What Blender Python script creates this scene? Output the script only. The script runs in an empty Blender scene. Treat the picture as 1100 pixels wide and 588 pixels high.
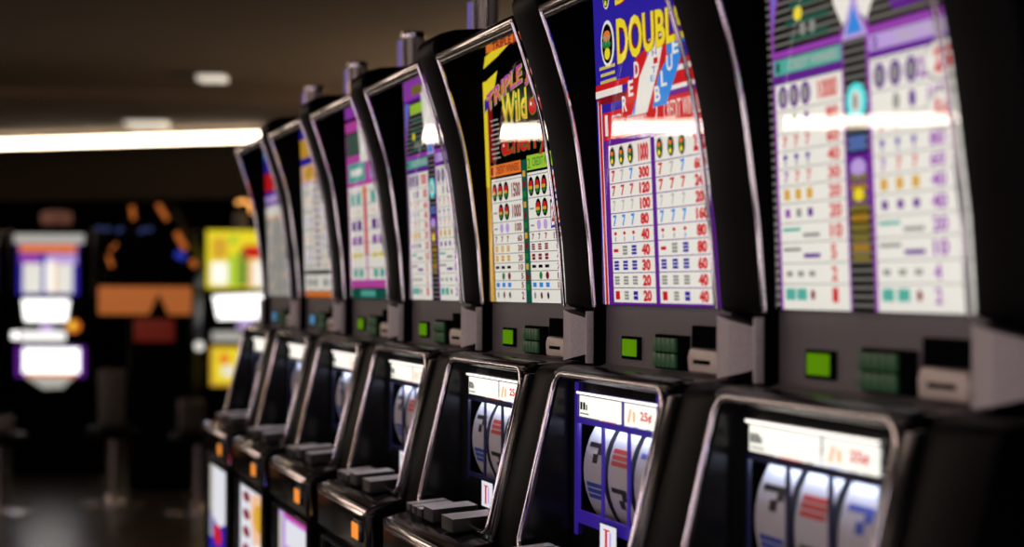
import bpy, bmesh, math, random
from mathutils import Vector, Matrix
random.seed(4)
SC = bpy.context.scene
COL = SC.collection
PITCH = 0.62            # spacing of the machines along the row
ZG = 1.364              # height of the bottom edge of the pay glass above the floor

# ------------------------------------------------------------------ materials
MATS = {}
def mat(name, col, rough=0.5, metal=0.0, emit=None, strength=1.0, noise=0.0, scale=20.0, bump=0.0, spec=0.5, coat=0.0):
    if name in MATS: return MATS[name]
    m = bpy.data.materials.new(name); m.use_nodes = True
    nt = m.node_tree; b = nt.nodes['Principled BSDF']
    b.inputs['Base Color'].default_value = (*col, 1)
    b.inputs['Roughness'].default_value = rough
    b.inputs['Metallic'].default_value = metal
    b.inputs['Specular IOR Level'].default_value = spec
    b.inputs['Coat Weight'].default_value = coat
    if emit:
        b.inputs['Emission Color'].default_value = (*emit, 1)
        b.inputs['Emission Strength'].default_value = strength
    if noise or bump:
        tc = nt.nodes.new('ShaderNodeTexCoord'); n = nt.nodes.new('ShaderNodeTexNoise')
        n.inputs['Scale'].default_value = scale; n.inputs['Detail'].default_value = 4
        nt.links.new(tc.outputs['Object'], n.inputs['Vector'])
        if noise:
            mx = nt.nodes.new('ShaderNodeMix'); mx.data_type = 'RGBA'
            mx.inputs['A'].default_value = (*[c*(1-noise) for c in col], 1)
            mx.inputs['B'].default_value = (*[min(1, c*(1+noise)) for c in col], 1)
            nt.links.new(n.outputs['Fac'], mx.inputs['Factor'])
            nt.links.new(mx.outputs['Result'], b.inputs['Base Color'])
        if bump:
            bp = nt.nodes.new('ShaderNodeBump'); bp.inputs['Strength'].default_value = bump
            nt.links.new(n.outputs['Fac'], bp.inputs['Height'])
            nt.links.new(bp.outputs['Normal'], b.inputs['Normal'])
    MATS[name] = m
    return m
def lit(name, col, s=0.8, base=0.25):
    return mat('lit_' + name, tuple(c*base for c in col), 0.5, emit=col, strength=s, spec=0.0)
GLASS = None
def glass_mat():
    global GLASS
    if GLASS: return GLASS
    m = bpy.data.materials.new('clear_glass'); m.use_nodes = True
    nt = m.node_tree; nt.nodes.clear()
    o = nt.nodes.new('ShaderNodeOutputMaterial'); mx = nt.nodes.new('ShaderNodeMixShader')
    f = nt.nodes.new('ShaderNodeFresnel'); f.inputs['IOR'].default_value = 1.5
    t = nt.nodes.new('ShaderNodeBsdfTransparent'); g = nt.nodes.new('ShaderNodeBsdfGlossy')
    g.inputs['Roughness'].default_value = 0.0; g.inputs['Color'].default_value = (1, 1, 1, 1)
    nt.links.new(f.outputs[0], mx.inputs[0]); nt.links.new(t.outputs[0], mx.inputs[1])
    nt.links.new(g.outputs[0], mx.inputs[2]); nt.links.new(mx.outputs[0], o.inputs[0])
    GLASS = m
    return m

BLACK = mat('black_gloss_plastic', (0.005, 0.005, 0.005), 0.18, spec=0.28)
MATTE = mat('black_satin_paint', (0.0022, 0.0021, 0.002), 0.4, spec=0.02)
INNER = mat('dark_inner_lining', (0.004, 0.004, 0.004), 0.65, spec=0.12)
CHROME = mat('polished_chrome', (0.82, 0.78, 0.78), 0.09, 1.0)
BARCH = mat('satin_chrome_bar', (0.80, 0.74, 0.74), 0.16, 1.0)
CHROME2 = mat('brushed_chrome', (0.62, 0.58, 0.56), 0.22, 1.0)
DARKMETAL = mat('smoked_chrome', (0.16, 0.15, 0.145), 0.2, 1.0)
GREY = mat('grey_panel_plastic', (0.12, 0.113, 0.116), 0.42, noise=0.08, scale=60)
SPEAK = mat('speaker_grille_grey', (0.50, 0.48, 0.48), 0.5, noise=0.25, scale=260, bump=0.2)
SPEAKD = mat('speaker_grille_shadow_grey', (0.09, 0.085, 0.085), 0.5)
BTN = mat('button_grey', (0.75, 0.75, 0.75), 0.3)
BTND = mat('button_body', (0.02, 0.02, 0.02), 0.3)
CREAM = mat('cream_plastic', (0.62, 0.56, 0.47), 0.4)
GREENBOX = mat('dark_green_keypad', (0.012, 0.06, 0.02), 0.4, emit=(0.02, 0.13, 0.04), strength=0.12)

# ------------------------------------------------------------------ mesh builder
class MB:
    def __init__(s): s.v = []; s.f = []; s.mi = []; s.mats = []
    def m(s, material):
        if material not in s.mats: s.mats.append(material)
        return s.mats.index(material)
    def add(s, vs, fs, material):
        k = len(s.v); i = s.m(material)
        s.v += [tuple(p) for p in vs]
        s.f += [tuple(k+a for a in f) for f in fs]; s.mi += [i]*len(fs)
        return s
    def box(s, x0, x1, y0, y1, z0, z1, material):
        v = [(x, y, z) for x in (x0, x1) for y in (y0, y1) for z in (z0, z1)]
        f = [(0,1,3,2),(4,6,7,5),(0,4,5,1),(2,3,7,6),(0,2,6,4),(1,5,7,3)]
        return s.add(v, f, material)
    def prism(s, prof, x0, x1, material):            # (y,z) profile extruded along x
        n = len(prof); v = [(x0, y, z) for y, z in prof] + [(x1, y, z) for y, z in prof]
        f = [tuple(range(n)), tuple(range(2*n-1, n-1, -1))] + [(i, i+n, (i+1) % n+n, (i+1) % n) for i in range(n)]
        return s.add(v, f, material)
    def prismz(s, prof, z0, z1, material):            # (x,y) plan extruded along z
        n = len(prof); v = [(x, y, z0) for x, y in prof] + [(x, y, z1) for x, y in prof]
        f = [tuple(range(n)), tuple(range(2*n-1, n-1, -1))] + [(i, i+n, (i+1) % n+n, (i+1) % n) for i in range(n)]
        return s.add(v, f, material)
    def prismy(s, prof, y0, y1, material):            # (x,z) outline extruded along y
        n = len(prof); v = [(x, y0, z) for x, z in prof] + [(x, y1, z) for x, z in prof]
        f = [tuple(range(n)), tuple(range(2*n-1, n-1, -1))] + [(i, i+n, (i+1) % n+n, (i+1) % n) for i in range(n)]
        return s.add(v, f, material)
    def tube(s, pts, r, material, closed=False, seg=10, sx=1.0):
        P = [Vector(p) for p in pts]; n = len(P); rings = []
        up = None
        for i in range(n):
            a = P[(i-1) % n] if (closed or i > 0) else P[i]
            b = P[(i+1) % n] if (closed or i < n-1) else P[i]
            t = (b-a).normalized()
            if up is None:
                up = Vector((1, 0, 0)) if abs(t.x) < 0.9 else Vector((0, 0, 1))
            nrm = (up - t*up.dot(t)).normalized(); up = nrm
            bi = t.cross(nrm)
            rings.append([P[i] + nrm*math.cos(2*math.pi*k/seg)*r*sx + bi*math.sin(2*math.pi*k/seg)*r for k in range(seg)])
        v = [p for ring in rings for p in ring]; f = []
        for i in range(n if closed else n-1):
            j = (i+1) % n
            for k in range(seg):
                f.append((i*seg+k, i*seg+(k+1) % seg, j*seg+(k+1) % seg, j*seg+k))
        if not closed:
            f.append(tuple(range(seg))[::-1]); f.append(tuple(range((n-1)*seg, n*seg)))
        return s.add(v, f, material)
    def lathe(s, prof, material, c=(0, 0, 0), seg=28):   # (r,z)
        v = []; f = []; n = len(prof)
        for r, z in prof:
            for k in range(seg):
                a = 2*math.pi*k/seg; v.append((c[0]+r*math.cos(a), c[1]+r*math.sin(a), c[2]+z))
        for i in range(n-1):
            for k in range(seg):
                f.append((i*seg+k, i*seg+(k+1) % seg, (i+1)*seg+(k+1) % seg, (i+1)*seg+k))
        f.append(tuple(range(seg))[::-1]); f.append(tuple(range((n-1)*seg, n*seg)))
        return s.add(v, f, material)
    def build(s, name, parent=None, bevel=0.0, loc=None, rot=None, smooth=True, seg=2):
        me = bpy.data.meshes.new(name); me.from_pydata(s.v, [], s.f)
        for mm in s.mats: me.materials.append(mm)
        for p, i in zip(me.polygons, s.mi): p.material_index = i
        bm = bmesh.new(); bm.from_mesh(me)
        bmesh.ops.recalc_face_normals(bm, faces=bm.faces)
        if bevel:
            es = [e for e in bm.edges if len(e.link_faces) == 2 and e.calc_face_angle(0) > 0.6]
            bmesh.ops.bevel(bm, geom=es, offset=bevel, segments=seg, profile=0.5, affect='EDGES', clamp_overlap=True)
        bm.to_mesh(me); bm.free()
        if smooth:
            me.shade_smooth(); me.set_sharp_from_angle(angle=math.radians(38))
        o = bpy.data.objects.new(name, me); COL.objects.link(o)
        if parent: o.parent = parent
        if loc: o.location = loc
        if rot: o.rotation_euler = rot
        return o

def thing(name, label, cat, loc=(0, 0, 0), rz=0.0, group=None):
    o = bpy.data.objects.new(name, None); COL.objects.link(o); o.empty_display_size = 0.1
    o.location = loc; o.rotation_euler = (0, 0, rz)
    o['label'] = label; o['category'] = cat
    if group: o['group'] = group
    return o
def tag(o, label, cat, group=None):
    o['label'] = label; o['category'] = cat
    if group: o['group'] = group
    return o
def struct(o): o['kind'] = 'structure'; return o

# ------------------------------------------------------------------ flat artwork (printed / backlit faces)
TEXTS = {}
def text_geo(s, off=0.0):
    k = (s, off)
    if k in TEXTS: return TEXTS[k]
    cu = bpy.data.curves.new('lettering', 'FONT'); cu.body = s; cu.size = 1.0; cu.offset = off; cu.resolution_u = 3
    ob = bpy.data.objects.new('lettering', cu); COL.objects.link(ob)
    me = bpy.data.meshes.new_from_object(ob)
    vs = [(v.co.x, v.co.y) for v in me.vertices]; fs = [tuple(p.vertices) for p in me.polygons]
    bpy.data.objects.remove(ob); bpy.data.meshes.remove(me); bpy.data.curves.remove(cu)
    if vs:
        x0 = min(v[0] for v in vs); x1 = max(v[0] for v in vs); y0 = min(v[1] for v in vs); y1 = max(v[1] for v in vs)
        vs = [((x-x0)/(x1-x0+1e-9), (y-y0)/(y1-y0+1e-9)) for x, y in vs]
    TEXTS[k] = (vs, fs)
    return TEXTS[k]
class Art:
    STEP = 0.0005
    def __init__(s): s.mb = MB()
    def poly(s, pts, m, layer=1):
        y = -layer*s.STEP
        s.mb.add([(u, y, v) for u, v in pts], [tuple(range(len(pts)))], m); return s
    def rect(s, u0, u1, v0, v1, m, layer=1): return s.poly([(u0, v0), (u1, v0), (u1, v1), (u0, v1)], m, layer)
    def ell(s, u, v, a, b, m, layer=2, n=20):
        return s.poly([(u+a*math.cos(2*math.pi*k/n), v+b*math.sin(2*math.pi*k/n)) for k in range(n)], m, layer)
    def text(s, t, u, v, w, h, m, layer=3, off=0.0, warp=None, pad=0.0):
        vs, fs = text_geo(t, off)
        if not fs: return s
        pts = []
        for a, b in vs:
            p = (u-pad+a*(w+2*pad), v-pad+b*(h+2*pad))
            if warp: p = warp(*p)
            pts.append((p[0], -layer*s.STEP, p[1]))
        s.mb.add(pts, fs, m); return s

WHITE = lit('cream_white', (1.0, 0.97, 0.88), 0.78)
COOLW = lit('cool_white', (0.9, 0.92, 1.0), 0.75)
DIMW = lit('dim_white', (0.9, 0.88, 0.8), 0.45)
RED = lit('red', (0.75, 0.015, 0.02), 0.75)
DRED = lit('dark_red', (0.28, 0.01, 0.02), 0.7)
BLUE = lit('royal_blue', (0.035, 0.02, 0.42), 0.8)
LBLUE = lit('sky_blue', (0.04, 0.28, 0.8), 0.85)
PURP = lit('purple', (0.16, 0.02, 0.36), 0.7)
VIOLET = lit('violet', (0.36, 0.06, 0.5), 0.8)
MAGENTA = lit('magenta', (0.62, 0.08, 0.45), 0.8)
YEL = lit('yellow', (0.95, 0.78, 0.03), 0.85)
GOLD = lit('gold', (0.75, 0.42, 0.04), 0.85)
ORANGE = lit('orange', (0.9, 0.22, 0.03), 0.85)
LIME = lit('lime', (0.42, 0.7, 0.05), 0.8)
GREEN = lit('green', (0.03, 0.3, 0.05), 0.6)
TEAL = lit('teal', (0.12, 0.55, 0.45), 0.7)
DTEAL = lit('deep_teal', (0.01, 0.12, 0.08), 0.7)
LABEL = lit('label_white', (1.0, .98, .88), 1.05)
LILAC = lit('lilac', (0.6, 0.42, 0.85), 0.8)
SLATE = lit('slat_grey', (0.26, 0.25, 0.22), 0.5)
PBLK = mat('printed_black', (0.003, 0.003, 0.003), 0.6, spec=0.0)
GLINE = lit('grey_line', (0.32, 0.32, 0.3), 0.6)
GICON = lit('grey_print', (0.42, 0.42, 0.38), 0.6)
OLIVE = lit('olive', (.30, .24, .04), .6)
DGOLD = lit('dull_gold', (.55, .30, .03), .6)
PEACH = lit('peach', (1.0, 0.6, 0.35), 0.8)

L0, R0, TOP = -0.016, 0.452, 0.448         # extent of the lit glass in machine coordinates

def medal(A, u, v, r, ring, l=3):
    A.ell(u, v, r, r*1.15, ring, l); A.ell(u, v, r*.8, r*.97, PBLK, l+1)
    A.ell(u, v+r*.35, r*.55, r*.3, ORANGE, l+2, 10); A.ell(u, v-r*.05, r*.6, r*.22, GREEN, l+2, 10); A.ell(u, v-r*.5, r*.42, r*.3, YEL, l+2, 10)

def seven(A, u, v, w, h, m): A.text('7', u-w/2, v-h/2, w, h, m, 3, 0.03)
def bars(A, u, v, w, h, m, n=3):
    for k in range(n):
        A.rect(u-w/2, u+w/2, v-h/2+k*h/n+h*.04, v-h/2+(k+1)*h/n-h*.04, m, 3)

def paytable_seven():              # red, white and blue sevens (second from the right)
    A = Art()
    A.rect(L0, R0, 0, TOP, BLUE, 0)
    A.rect(L0, -0.010, 0, 0.300, BLUE, 1); A.rect(-0.010, -0.007, 0, 0.295, WHITE, 1); A.rect(-0.007, 0.004, 0, 0.297, RED, 1)
    A.rect(0.004, 0.007, 0, 0.29, WHITE, 1); A.rect(0.007, 0.0105, 0, 0.29, BLUE, 1)
    A.rect(0.0105, R0, 0, 0.236, PURP, 1)
    A.rect(0.010, 0.435, 0.236, 0.276, RED, 1)
    A.rect(0.010, 0.435, 0.276, 0.288, BLUE, 1)
    A.rect(L0, 0.13, 0.288, 0.299, DRED, 1); A.rect(L0, 0.10, 0.299, 0.309, WHITE, 2); A.rect(L0, 0.13, 0.309, 0.318, RED, 1)
    A.rect(0.22, R0, 0.276, 0.322, RED, 1); A.rect(0.22, R0, 0.283, 0.289, WHITE, 2); A.rect(0.22, R0, 0.306, 0.313, WHITE, 2)
    A.text('1', 0.022, 0.242, 0.012, 0.030, WHITE, 3); A.text('CREDIT WINNERS', 0.05, 0.246, 0.145, 0.024, WHITE, 3)
    A.text('2', 0.222, 0.242, 0.018, 0.030, WHITE, 3); A.text('CREDIT WINNERS', 0.262, 0.246, 0.15, 0.024, WHITE, 3)
    medal(A, 0.045, 0.373, 0.029, WHITE, 2); A.text('777', 0.028, 0.371, 0.034, 0.012, TEAL, 6)
    for k, (a, b) in enumerate(((.006, .075), (.010, .073), (.008, .078))):
        [A.rect(a+q*(b-a)/9, a+(q+.7)*(b-a)/9, 0.338-k*0.010, 0.3425-k*.010, YEL, 2) for q in range(9)]
    # big title
    def wp(x, z):
        t = (x-0.095)/0.22; top = 0.402-0.012*t; bot = 0.337+0.006*t
        return x, bot+(z-0.0)*(top-bot)
    A.text('DOUBLE', 0.096, 0, 0.258, 1.0, DRED, 9, 0.07, warp=wp, pad=.003); A.text('DOUBLE', 0.096, 0, 0.258, 1.0, YEL, 10, 0.03, warp=wp)
    A.text('DOUBLE', 0.085, 0.421, 0.262, 0.026, RED, 2, 0.06); A.text('DOUBLE', 0.085, 0.422, 0.262, 0.025, YEL, 3, 0.028)
    medal(A, 0.045, 0.437, 0.013, WHITE, 2)
    # three slanted sevens
    def sev(u0, u1, v0, v1, w, m, l):
        A.poly([(u0, v0), (u0+w, v0), (u0+w*1.15+(u1-u0)*.55, v0+(v1-v0)*.55), (u1+w*.95, v1-.008), (u1+w*.95, v1+.006), (u1-w*.3, v1-.006), (u1-w*.3, v1-.02), (u1-w*.05, v1-.018), (u0+(u1-u0)*.35, v0+(v1-v0)*.5)], m, l)
    sev(0.098, 0.170, 0.264, 0.343, 0.040, RED, 4); sev(0.128, 0.205, 0.262, 0.350, 0.040, LBLUE, 3)
    sev(0.150, 0.225, 0.262, 0.362, 0.052, WHITE, 5); sev(0.200, 0.262, 0.270, 0.350, 0.045, RED, 4); sev(0.225, 0.300, 0.266, 0.350, 0.052, LBLUE, 6)
    for t, (u, v) in zip('RED', ((.104, .270), (.132, .289), (.158, .312))): A.text(t, u, v, .020, .022, WHITE, 7, .03)
    for t, (u, v) in zip('WHITE', ((.228, .345), (.232, .334), (.236, .323), (.228, .312), (.222, .301))): A.text(t, u, v, .016, .008, (RED, BLUE, RED, BLUE, LBLUE)['WHITE'.index(t)], 7)
    for t, (u, v) in zip('BLUE', ((.236, .272), (.262, .290), (.285, .308), (.308, .328))): A.text(t, u, v, .022, .021, WHITE, 8, .03)
    rows = [0.0213]*8 + [0.0355]
    lab = [('20', '40'), ('20', '40'), ('30', '60'), ('40', '80'), ('40', '80'), ('80', '160'), ('100', '200'), ('120', '240'), ('300', '600'), ]
    z = 0.003
    hs = [0.0206]*9; z0 = 0.004
    for k in range(10):
        h = 0.0212 if k < 9 else 0.034
        for c, (a, b) in enumerate(((0.031, 0.205), (0.221, 0.413))):
            A.rect(a, b, z+0.0006, z+h-0.0006, WHITE, 2)
            t = (lab[k] if k < 9 else ('1000', '2500'))[c]
            ih = h*0.7; nx = b-0.005-0.042
            A.text(t, nx-.002, z+h*.12, 0.041 if len(t) > 2 else 0.033, ih*1.05, RED, 3, 0.055)
            us = [a+0.018, a+0.056, a+0.094] if c == 0 else [a+0.02, a+0.062, a+0.102]
            for j, u in enumerate(us):
                v = z+h/2
                if k == 9: medal(A, u, v, 0.0125, GICON, 3)
                elif k in (5,): seven(A, u, v, 0.015, 0.016, LBLUE)
                elif k == 7: seven(A, u, v, 0.016, 0.015, RED)
                elif k == 8: seven(A, u, v, 0.015, 0.016, (RED, DIMW, LBLUE)[j])
                elif k == 6: seven(A, u, v, 0.012, 0.015, DIMW)
                elif k == 4: A.ell(u, v+.003, .006, .0026, RED, 3, 8); A.rect(u-.002, u+.002, v-.008, v-.002, LBLUE if j == 2 else GICON, 3)
                elif k == 3: bars(A, u, v, .020, .005 if j == 0 else .014, (RED, GICON, BLUE)[j], (1, 3, 3)[j])
                elif k == 2: bars(A, u, v, .020, .014, BLUE)
                elif k == 1: bars(A, u, v, .020, .013, GICON)
                else: bars(A, u, v, .018, .013, (RED, GICON, BLUE)[j], (1, 3, 2)[j])
        z += h
    return A
def paytable_cherry():             # black glass with yellow border and cherries
    A = Art()
    A.rect(L0, R0, 0, TOP, PBLK, 0)
    A.rect(-0.012, 0.012, 0, 0.385, GOLD, 1); A.rect(-0.012, 0.008, 0.2, 0.385, YEL, 2)
    A.rect(0.018, 0.205, 0, 0.212, WHITE, 1); A.rect(0.238, 0.42, 0, 0.212, WHITE, 1); A.rect(0.205, 0.238, 0, 0.235, DTEAL, 1)
    A.poly([(-0.012, .345), (-0.012, .382), (.085, .396), (.06, .366), (.025, .350)], YEL, 2)
    A.poly([(-0.004, .330), (.05, .352), (.03, .36), (-.004, .352)], BLUE, 3)
    A.poly([(-.004, .408), (.01, .428), (.16, .445), (.16, .432), (.09, .420)], YEL, 2)
    A.rect(0.02, 0.24, 0.432, 0.446, ORANGE, 3); A.text('TRIPLE JACKPOT', 0.06, 0.428, 0.3, 0.018, DRED, 4, .02)
    A.poly([(.012, .242), (.012, .330), (.04, .338), (.05, .242)], DRED, 1)
    def arc(x, z):
        t = (x-0.01)/0.36
        return x, z+0.036*math.sin(min(1, t*1.2)*math.pi/2)
    A.text('TRIPLE JACKPOT', 0.012, 0.318, 0.56, 0.042, LIME, 3, .05, warp=lambda x, z: (min(x, 0.43), arc(x, z)[1]))
    A.text('TRIPLE JACKPOT', 0.012, 0.318, 0.56, 0.042, MAGENTA, 4, .025, warp=lambda x, z: (min(x, 0.43), arc(x, z)[1]))
    A.text('TRIPLE JACKPOT', 0.012, 0.327, 0.56, 0.024, ORANGE, 5, .0, warp=lambda x, z: (min(x, 0.43), arc(x, z)[1]))
    A.text('Wild', 0.105, 0.300, 0.15, 0.052, GREEN, 3, .06); A.text('Wild', 0.105, 0.300, 0.15, 0.052, YEL, 4, .02); A.text('Wild', .108, .302, .144, .030, GOLD, 5, .0)
    A.text('Cherry', 0.10, 0.238, 0.26, 0.048, GREEN, 3, .05); A.text('Cherry', 0.10, 0.238, 0.26, 0.048, RED, 4, .02)
    for u, v in ((.285, .318), (.33, .322), (.115, .262)):
        A.ell(u, v, .024, .015, GREEN, 2); A.ell(u, v, .021, .0135, RED, 3); A.ell(u-.006, v+.004, .005, .003, WHITE, 4, 8)
    A.poly([(.285, .330), (.31, .352), (.312, .352), (.29, .329)], LIME, 3); A.poly([(.33, .334), (.312, .352), (.310, .352), (.326, .333)], LIME, 3)
    for k in range(9):
        [A.rect(.030+.004*(k % 3)+q*.010, .038+.004*(k % 3)+q*.010, .312-k*.0082, .3145-k*.0082, DIMW, 3) for q in range(5)]
    A.rect(0.016, 0.205, 0.216, 0.236, ORANGE, 2); A.text('1', .022, .219, .014, .014, DRED, 3); A.text('CREDIT WINNERS', .05, .220, .145, .013, DRED, 3, .01)
    A.rect(0.240, 0.42, 0.216, 0.240, LIME, 2); A.text('2', .244, .219, .016, .016, GREEN, 3); A.text('CREDIT WINNERS', .272, .221, .14, .014, GREEN, 3, .01)
    lab = [('2', '4'), ('5', '10'), ('5', '10'), ('10', '20'), ('20', '40'), ('30', '60'), ('60', '120'), ('100', '200'), ('1000', '2000'), ('1500', '5000')]
    hs = [.0195, .0150, .0150, .0150, .0160, .0165, .0165, .0210, .0340, .0370]
    z = 0.002
    for k, h in enumerate(hs):
        for c, (a, b) in enumerate(((0.018, 0.205), (0.238, 0.42))):
            A.rect(a, b, z+h-.0006, z+h+.0006, GLINE, 2)
            t = lab[k][c]; w = .013*len(t)
            A.text(t, b-.008-w, z+h*.16, w, h*.66, DRED, 3, .03)
            for j in range(3):
                u = a+.022+j*.036; v = z+h/2
                if k >= 8:
                    if k == 8 and j == 0: A.rect(u-.012, u+.012, v-.002, v+.001, GICON, 3); continue
                    A.ell(u, v, .0155, h*.43, PBLK, 3, 14); A.ell(u, v+h*.1, .010, h*.17, RED, 4, 10); A.rect(u-.011, u+.011, v-h*.12, v+h*.02, GOLD, 5); A.ell(u, v-h*.2, .008, h*.11, GREEN, 4, 8)
                elif k == 7:
                    if j: A.ell(u, v, .011, h*.4, LILAC, 3, 12)
                    else: A.rect(u-.010, u+.010, v-.002, v+.001, GICON, 3)
                elif k == 6: seven(A, u, v, .013, h*.6, DRED)
                elif k in (5, 4): bars(A, u, v, .018, h*.66, GOLD if c == 0 else DRED, 2 if k == 4 else 3)
                elif k == 3: bars(A, u, v, .022, h*.35, PBLK, 1)
                elif k == 1: bars(A, u, v, .020, h*.55, LBLUE, 1)
                elif k == 2 and j: A.ell(u, v, .009, h*.42, GREEN if j % 2 else DRED, 3, 10)
                elif k == 0: A.ell(u, v, .006, h*.3, (GICON, DRED, PBLK)[j], 3, 8)
        z += h
    for k in range(12): A.rect(.214, .229, .02+k*.017, .030+k*.017, (GREEN, DRED, GOLD)[k % 3], 3)
    for v0, v1, t in ((.168, .216, '5000'), (.118, .166, '2000')):
        A.poly([(.366, v0), (.43, v0+.006), (.43, v1), (.366, v1-.004)], BLUE, 6); A.poly([(.371, v0+.004), (.43, v0+.010), (.43, v1-.004), (.371, v1-.008)], WHITE, 7)
        A.text(t, .375, v0+.010, .055, v1-v0-.022, RED, 8, .03)
    return A
def paytable_slat(simple=False):              # purple framed, slatted black and white glass
    A = Art()
    A.rect(L0, R0, 0, TOP, PBLK, 0)
    k = 0; z = .004
    while z < .44:
        A.rect(L0, R0-.002, z, z+.0040, SLATE, 1); z += .0092
    A.rect(-.002, .004, 0, TOP, VIOLET, 2)
    A.rect(.004, .180, .0, .256, WHITE, 2); A.rect(.242, .440, .0, .262, WHITE, 2)
    A.rect(.178, .182, 0, .30, VIOLET, 3); A.rect(.236, .243, 0, .34, VIOLET, 3)
    A.rect(.0, .18, .256, .265, PURP, 3); A.rect(.0, .182, .285, .293, VIOLET, 3)
    A.rect(.003, .178, .266, .283, TEAL, 3); A.text('1', .010, .269, .010, .011, DTEAL, 4, .03); A.text('CREDIT WINNERS', .045, .269, .125, .011, DIMW, 4, .02)
    A.rect(.240, R0, .259, .267, PURP, 3); A.rect(.240, R0, .285, .293, VIOLET, 3)
    A.rect(.242, R0, .267, .284, LILAC, 3); A.text('2', .250, .270, .014, .011, PURP, 4, .03); A.text('CREDIT WINNERS', .30, .270, .13, .011, DIMW, 4, .02)
    # arched upper picture
    o_ = .034
    def sh(pts): return [(u, v-o_ if v < .44 else v-.02) for u, v in pts]
    A.poly(sh([(-.002, .327), (.012, .37), (.06, .44), (.03, .446), (-.002, .446)]), VIOLET, 3)
    A.poly(sh([(.002, .345), (.010, .38), (.038, .43), (.012, .435)]), LBLUE, 4)
    for a, b, v in ((.05, .15, .300), (.04, .15, .318), (.05, .13, .337), (.06, .15, .357)): A.rect(a, b, v, v+.006, DTEAL, 3)
    A.ell(.085, .311, .008, .008, GICON, 4, 8); A.ell(.110, .311, .008, .008, GICON, 4, 8)
    A.ell(.075, .329, .011, .008, YEL, 5)
    A.poly(sh([(.14, .446), (.165, .36), (.185, .335), (.2, .345), (.212, .372), (.225, .345), (.24, .335), (.262, .36), (.285, .446)]), WHITE, 4)
    A.poly([(.182, .285), (.212, .335), (.243, .285)], LILAC, 5); A.poly([(.194, .290), (.212, .320), (.232, .290)], LBLUE, 6)
    A.poly([(.285, .42), (.275, .33), (.30, .303), (.43, .306), (.43, .42)], PURP, 3)
    for v in (.312, .334, .356): A.rect(.30, .42, v, v+.007, SLATE, 4)
    A.rect(-.002, .44, .398, .405, PURP, 4); A.rect(.05, .17, .374, .394, LIME, 4); A.rect(-.002, .44, .405, .445, VIOLET, 4); A.rect(.07, .16, .412, .43, OLIVE, 5)
    # middle column
    A.ell(.21, .219, .024, .020, lit('aqua', (.1, .85, .85), .9), 4); A.ell(.21, .219, .012, .013, WHITE, 5); A.ell(.21, .219, .006, .009, GICON, 6)
    A.rect(.184, .236, .110, .165, PURP, 4)
    A.rect(.190, .230, .168, .184, lit('dull_blue', (.12, .2, .5), .7), 5); A.ell(.21, .150, .018, .010, LILAC, 5)
    for q in range(9): A.rect(.190, .230, .052+q*.0105, .060+q*.0105, (OLIVE, DGOLD, OLIVE)[q % 3], 5)
    A.ell(.21, .122, .012, .007, YEL, 6)
    # rows
    lab = [('1', '2'), ('2', '4'), ('5', '10'), ('10', '20'), ('20', '40'), ('20', '40'), ('30', '60'), ('40', '80'), ('60', '120'), ('80', '160')]
    z = .005
    hs = [.0235, .0235, .0235, .0220, .0220, .0200, .0195, .0200, .0200, .0255, .0310]
    for k, h in enumerate(hs):
        for c, (a, b) in enumerate(((.004, .178), (.243, .440))):
            A.rect(a, b, z+h-.0005, z+h+.0005, GLINE, 3)
            t = lab[k][c] if k < 10 else ('1000', '2500')[c]
            nc = RED if c == 0 else VIOLET
            w = (.030 if k < 10 else .048)
            nb = b-.012 if c == 0 else b-.045
            A.text(t, nb-w, z+h*.16, w if len(t) > 1 else .014, h*.68, nc, 4, .03)
            for j in range(3):
                u = a+.022+j*.030+(.004*j if c else 0); v = z+h/2
                if k == 10:
                    A.ell(u, v, .013, .013, PURP, 4); A.ell(u, v, .008, .0085, GICON, 5)
                elif k == 9:
                    if j: A.ell(u, v, .007, .009, PURP if j == 2 else GICON, 4, 10)
                elif k in (8, 6): seven(A, u, v, .011, .013, RED if k == 8 or j else VIOLET)
                elif k == 7: A.ell(u, v+.003, .006, .003, BLUE, 4, 8); A.rect(u-.0015, u+.0015, v-.007, v, PURP, 4)
                elif k == 5: bars(A, u, v, .015, .013, GOLD, 1)
                elif k == 4: bars(A, u, v, .013, .010, (VIOLET, GICON, PURP)[j] if c == 0 else PURP, 1)
                elif k in (3, 2):
                    if j == 0: A.rect(a+.008, a+.055, z+h*.58, z+h*.75, TEAL if k == 3 else GICON, 4)
                    if j == 1: A.rect(a+.062, a+.105, z+h*.25, z+h*.45, GICON if k == 3 else PURP, 4)
                elif k == 0:
                    if j < 2: A.rect(u-.012, u+.014, v-.006, v+.007, TEAL, 4)
                    else: A.ell(u, v, .006, .006, DRED, 4, 8)
                elif k == 1: A.rect(u-.008, u+.008, v-.003, v+.003, GICON, 4)
        z += h
    if not simple:
        for v0, v1, t in ((.222, .264, '2500'), (.176, .216, '1600')):
            A.ell(.400, (v0+v1)/2, .038, (v1-v0)/2, GICON, 7); A.ell(.400, (v0+v1)/2, .035, (v1-v0)/2-.0025, WHITE, 8)
            A.text(t[:2], .384, v0+.009, .034, v1-v0-.018, RED, 9, .05)
    return A
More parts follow.
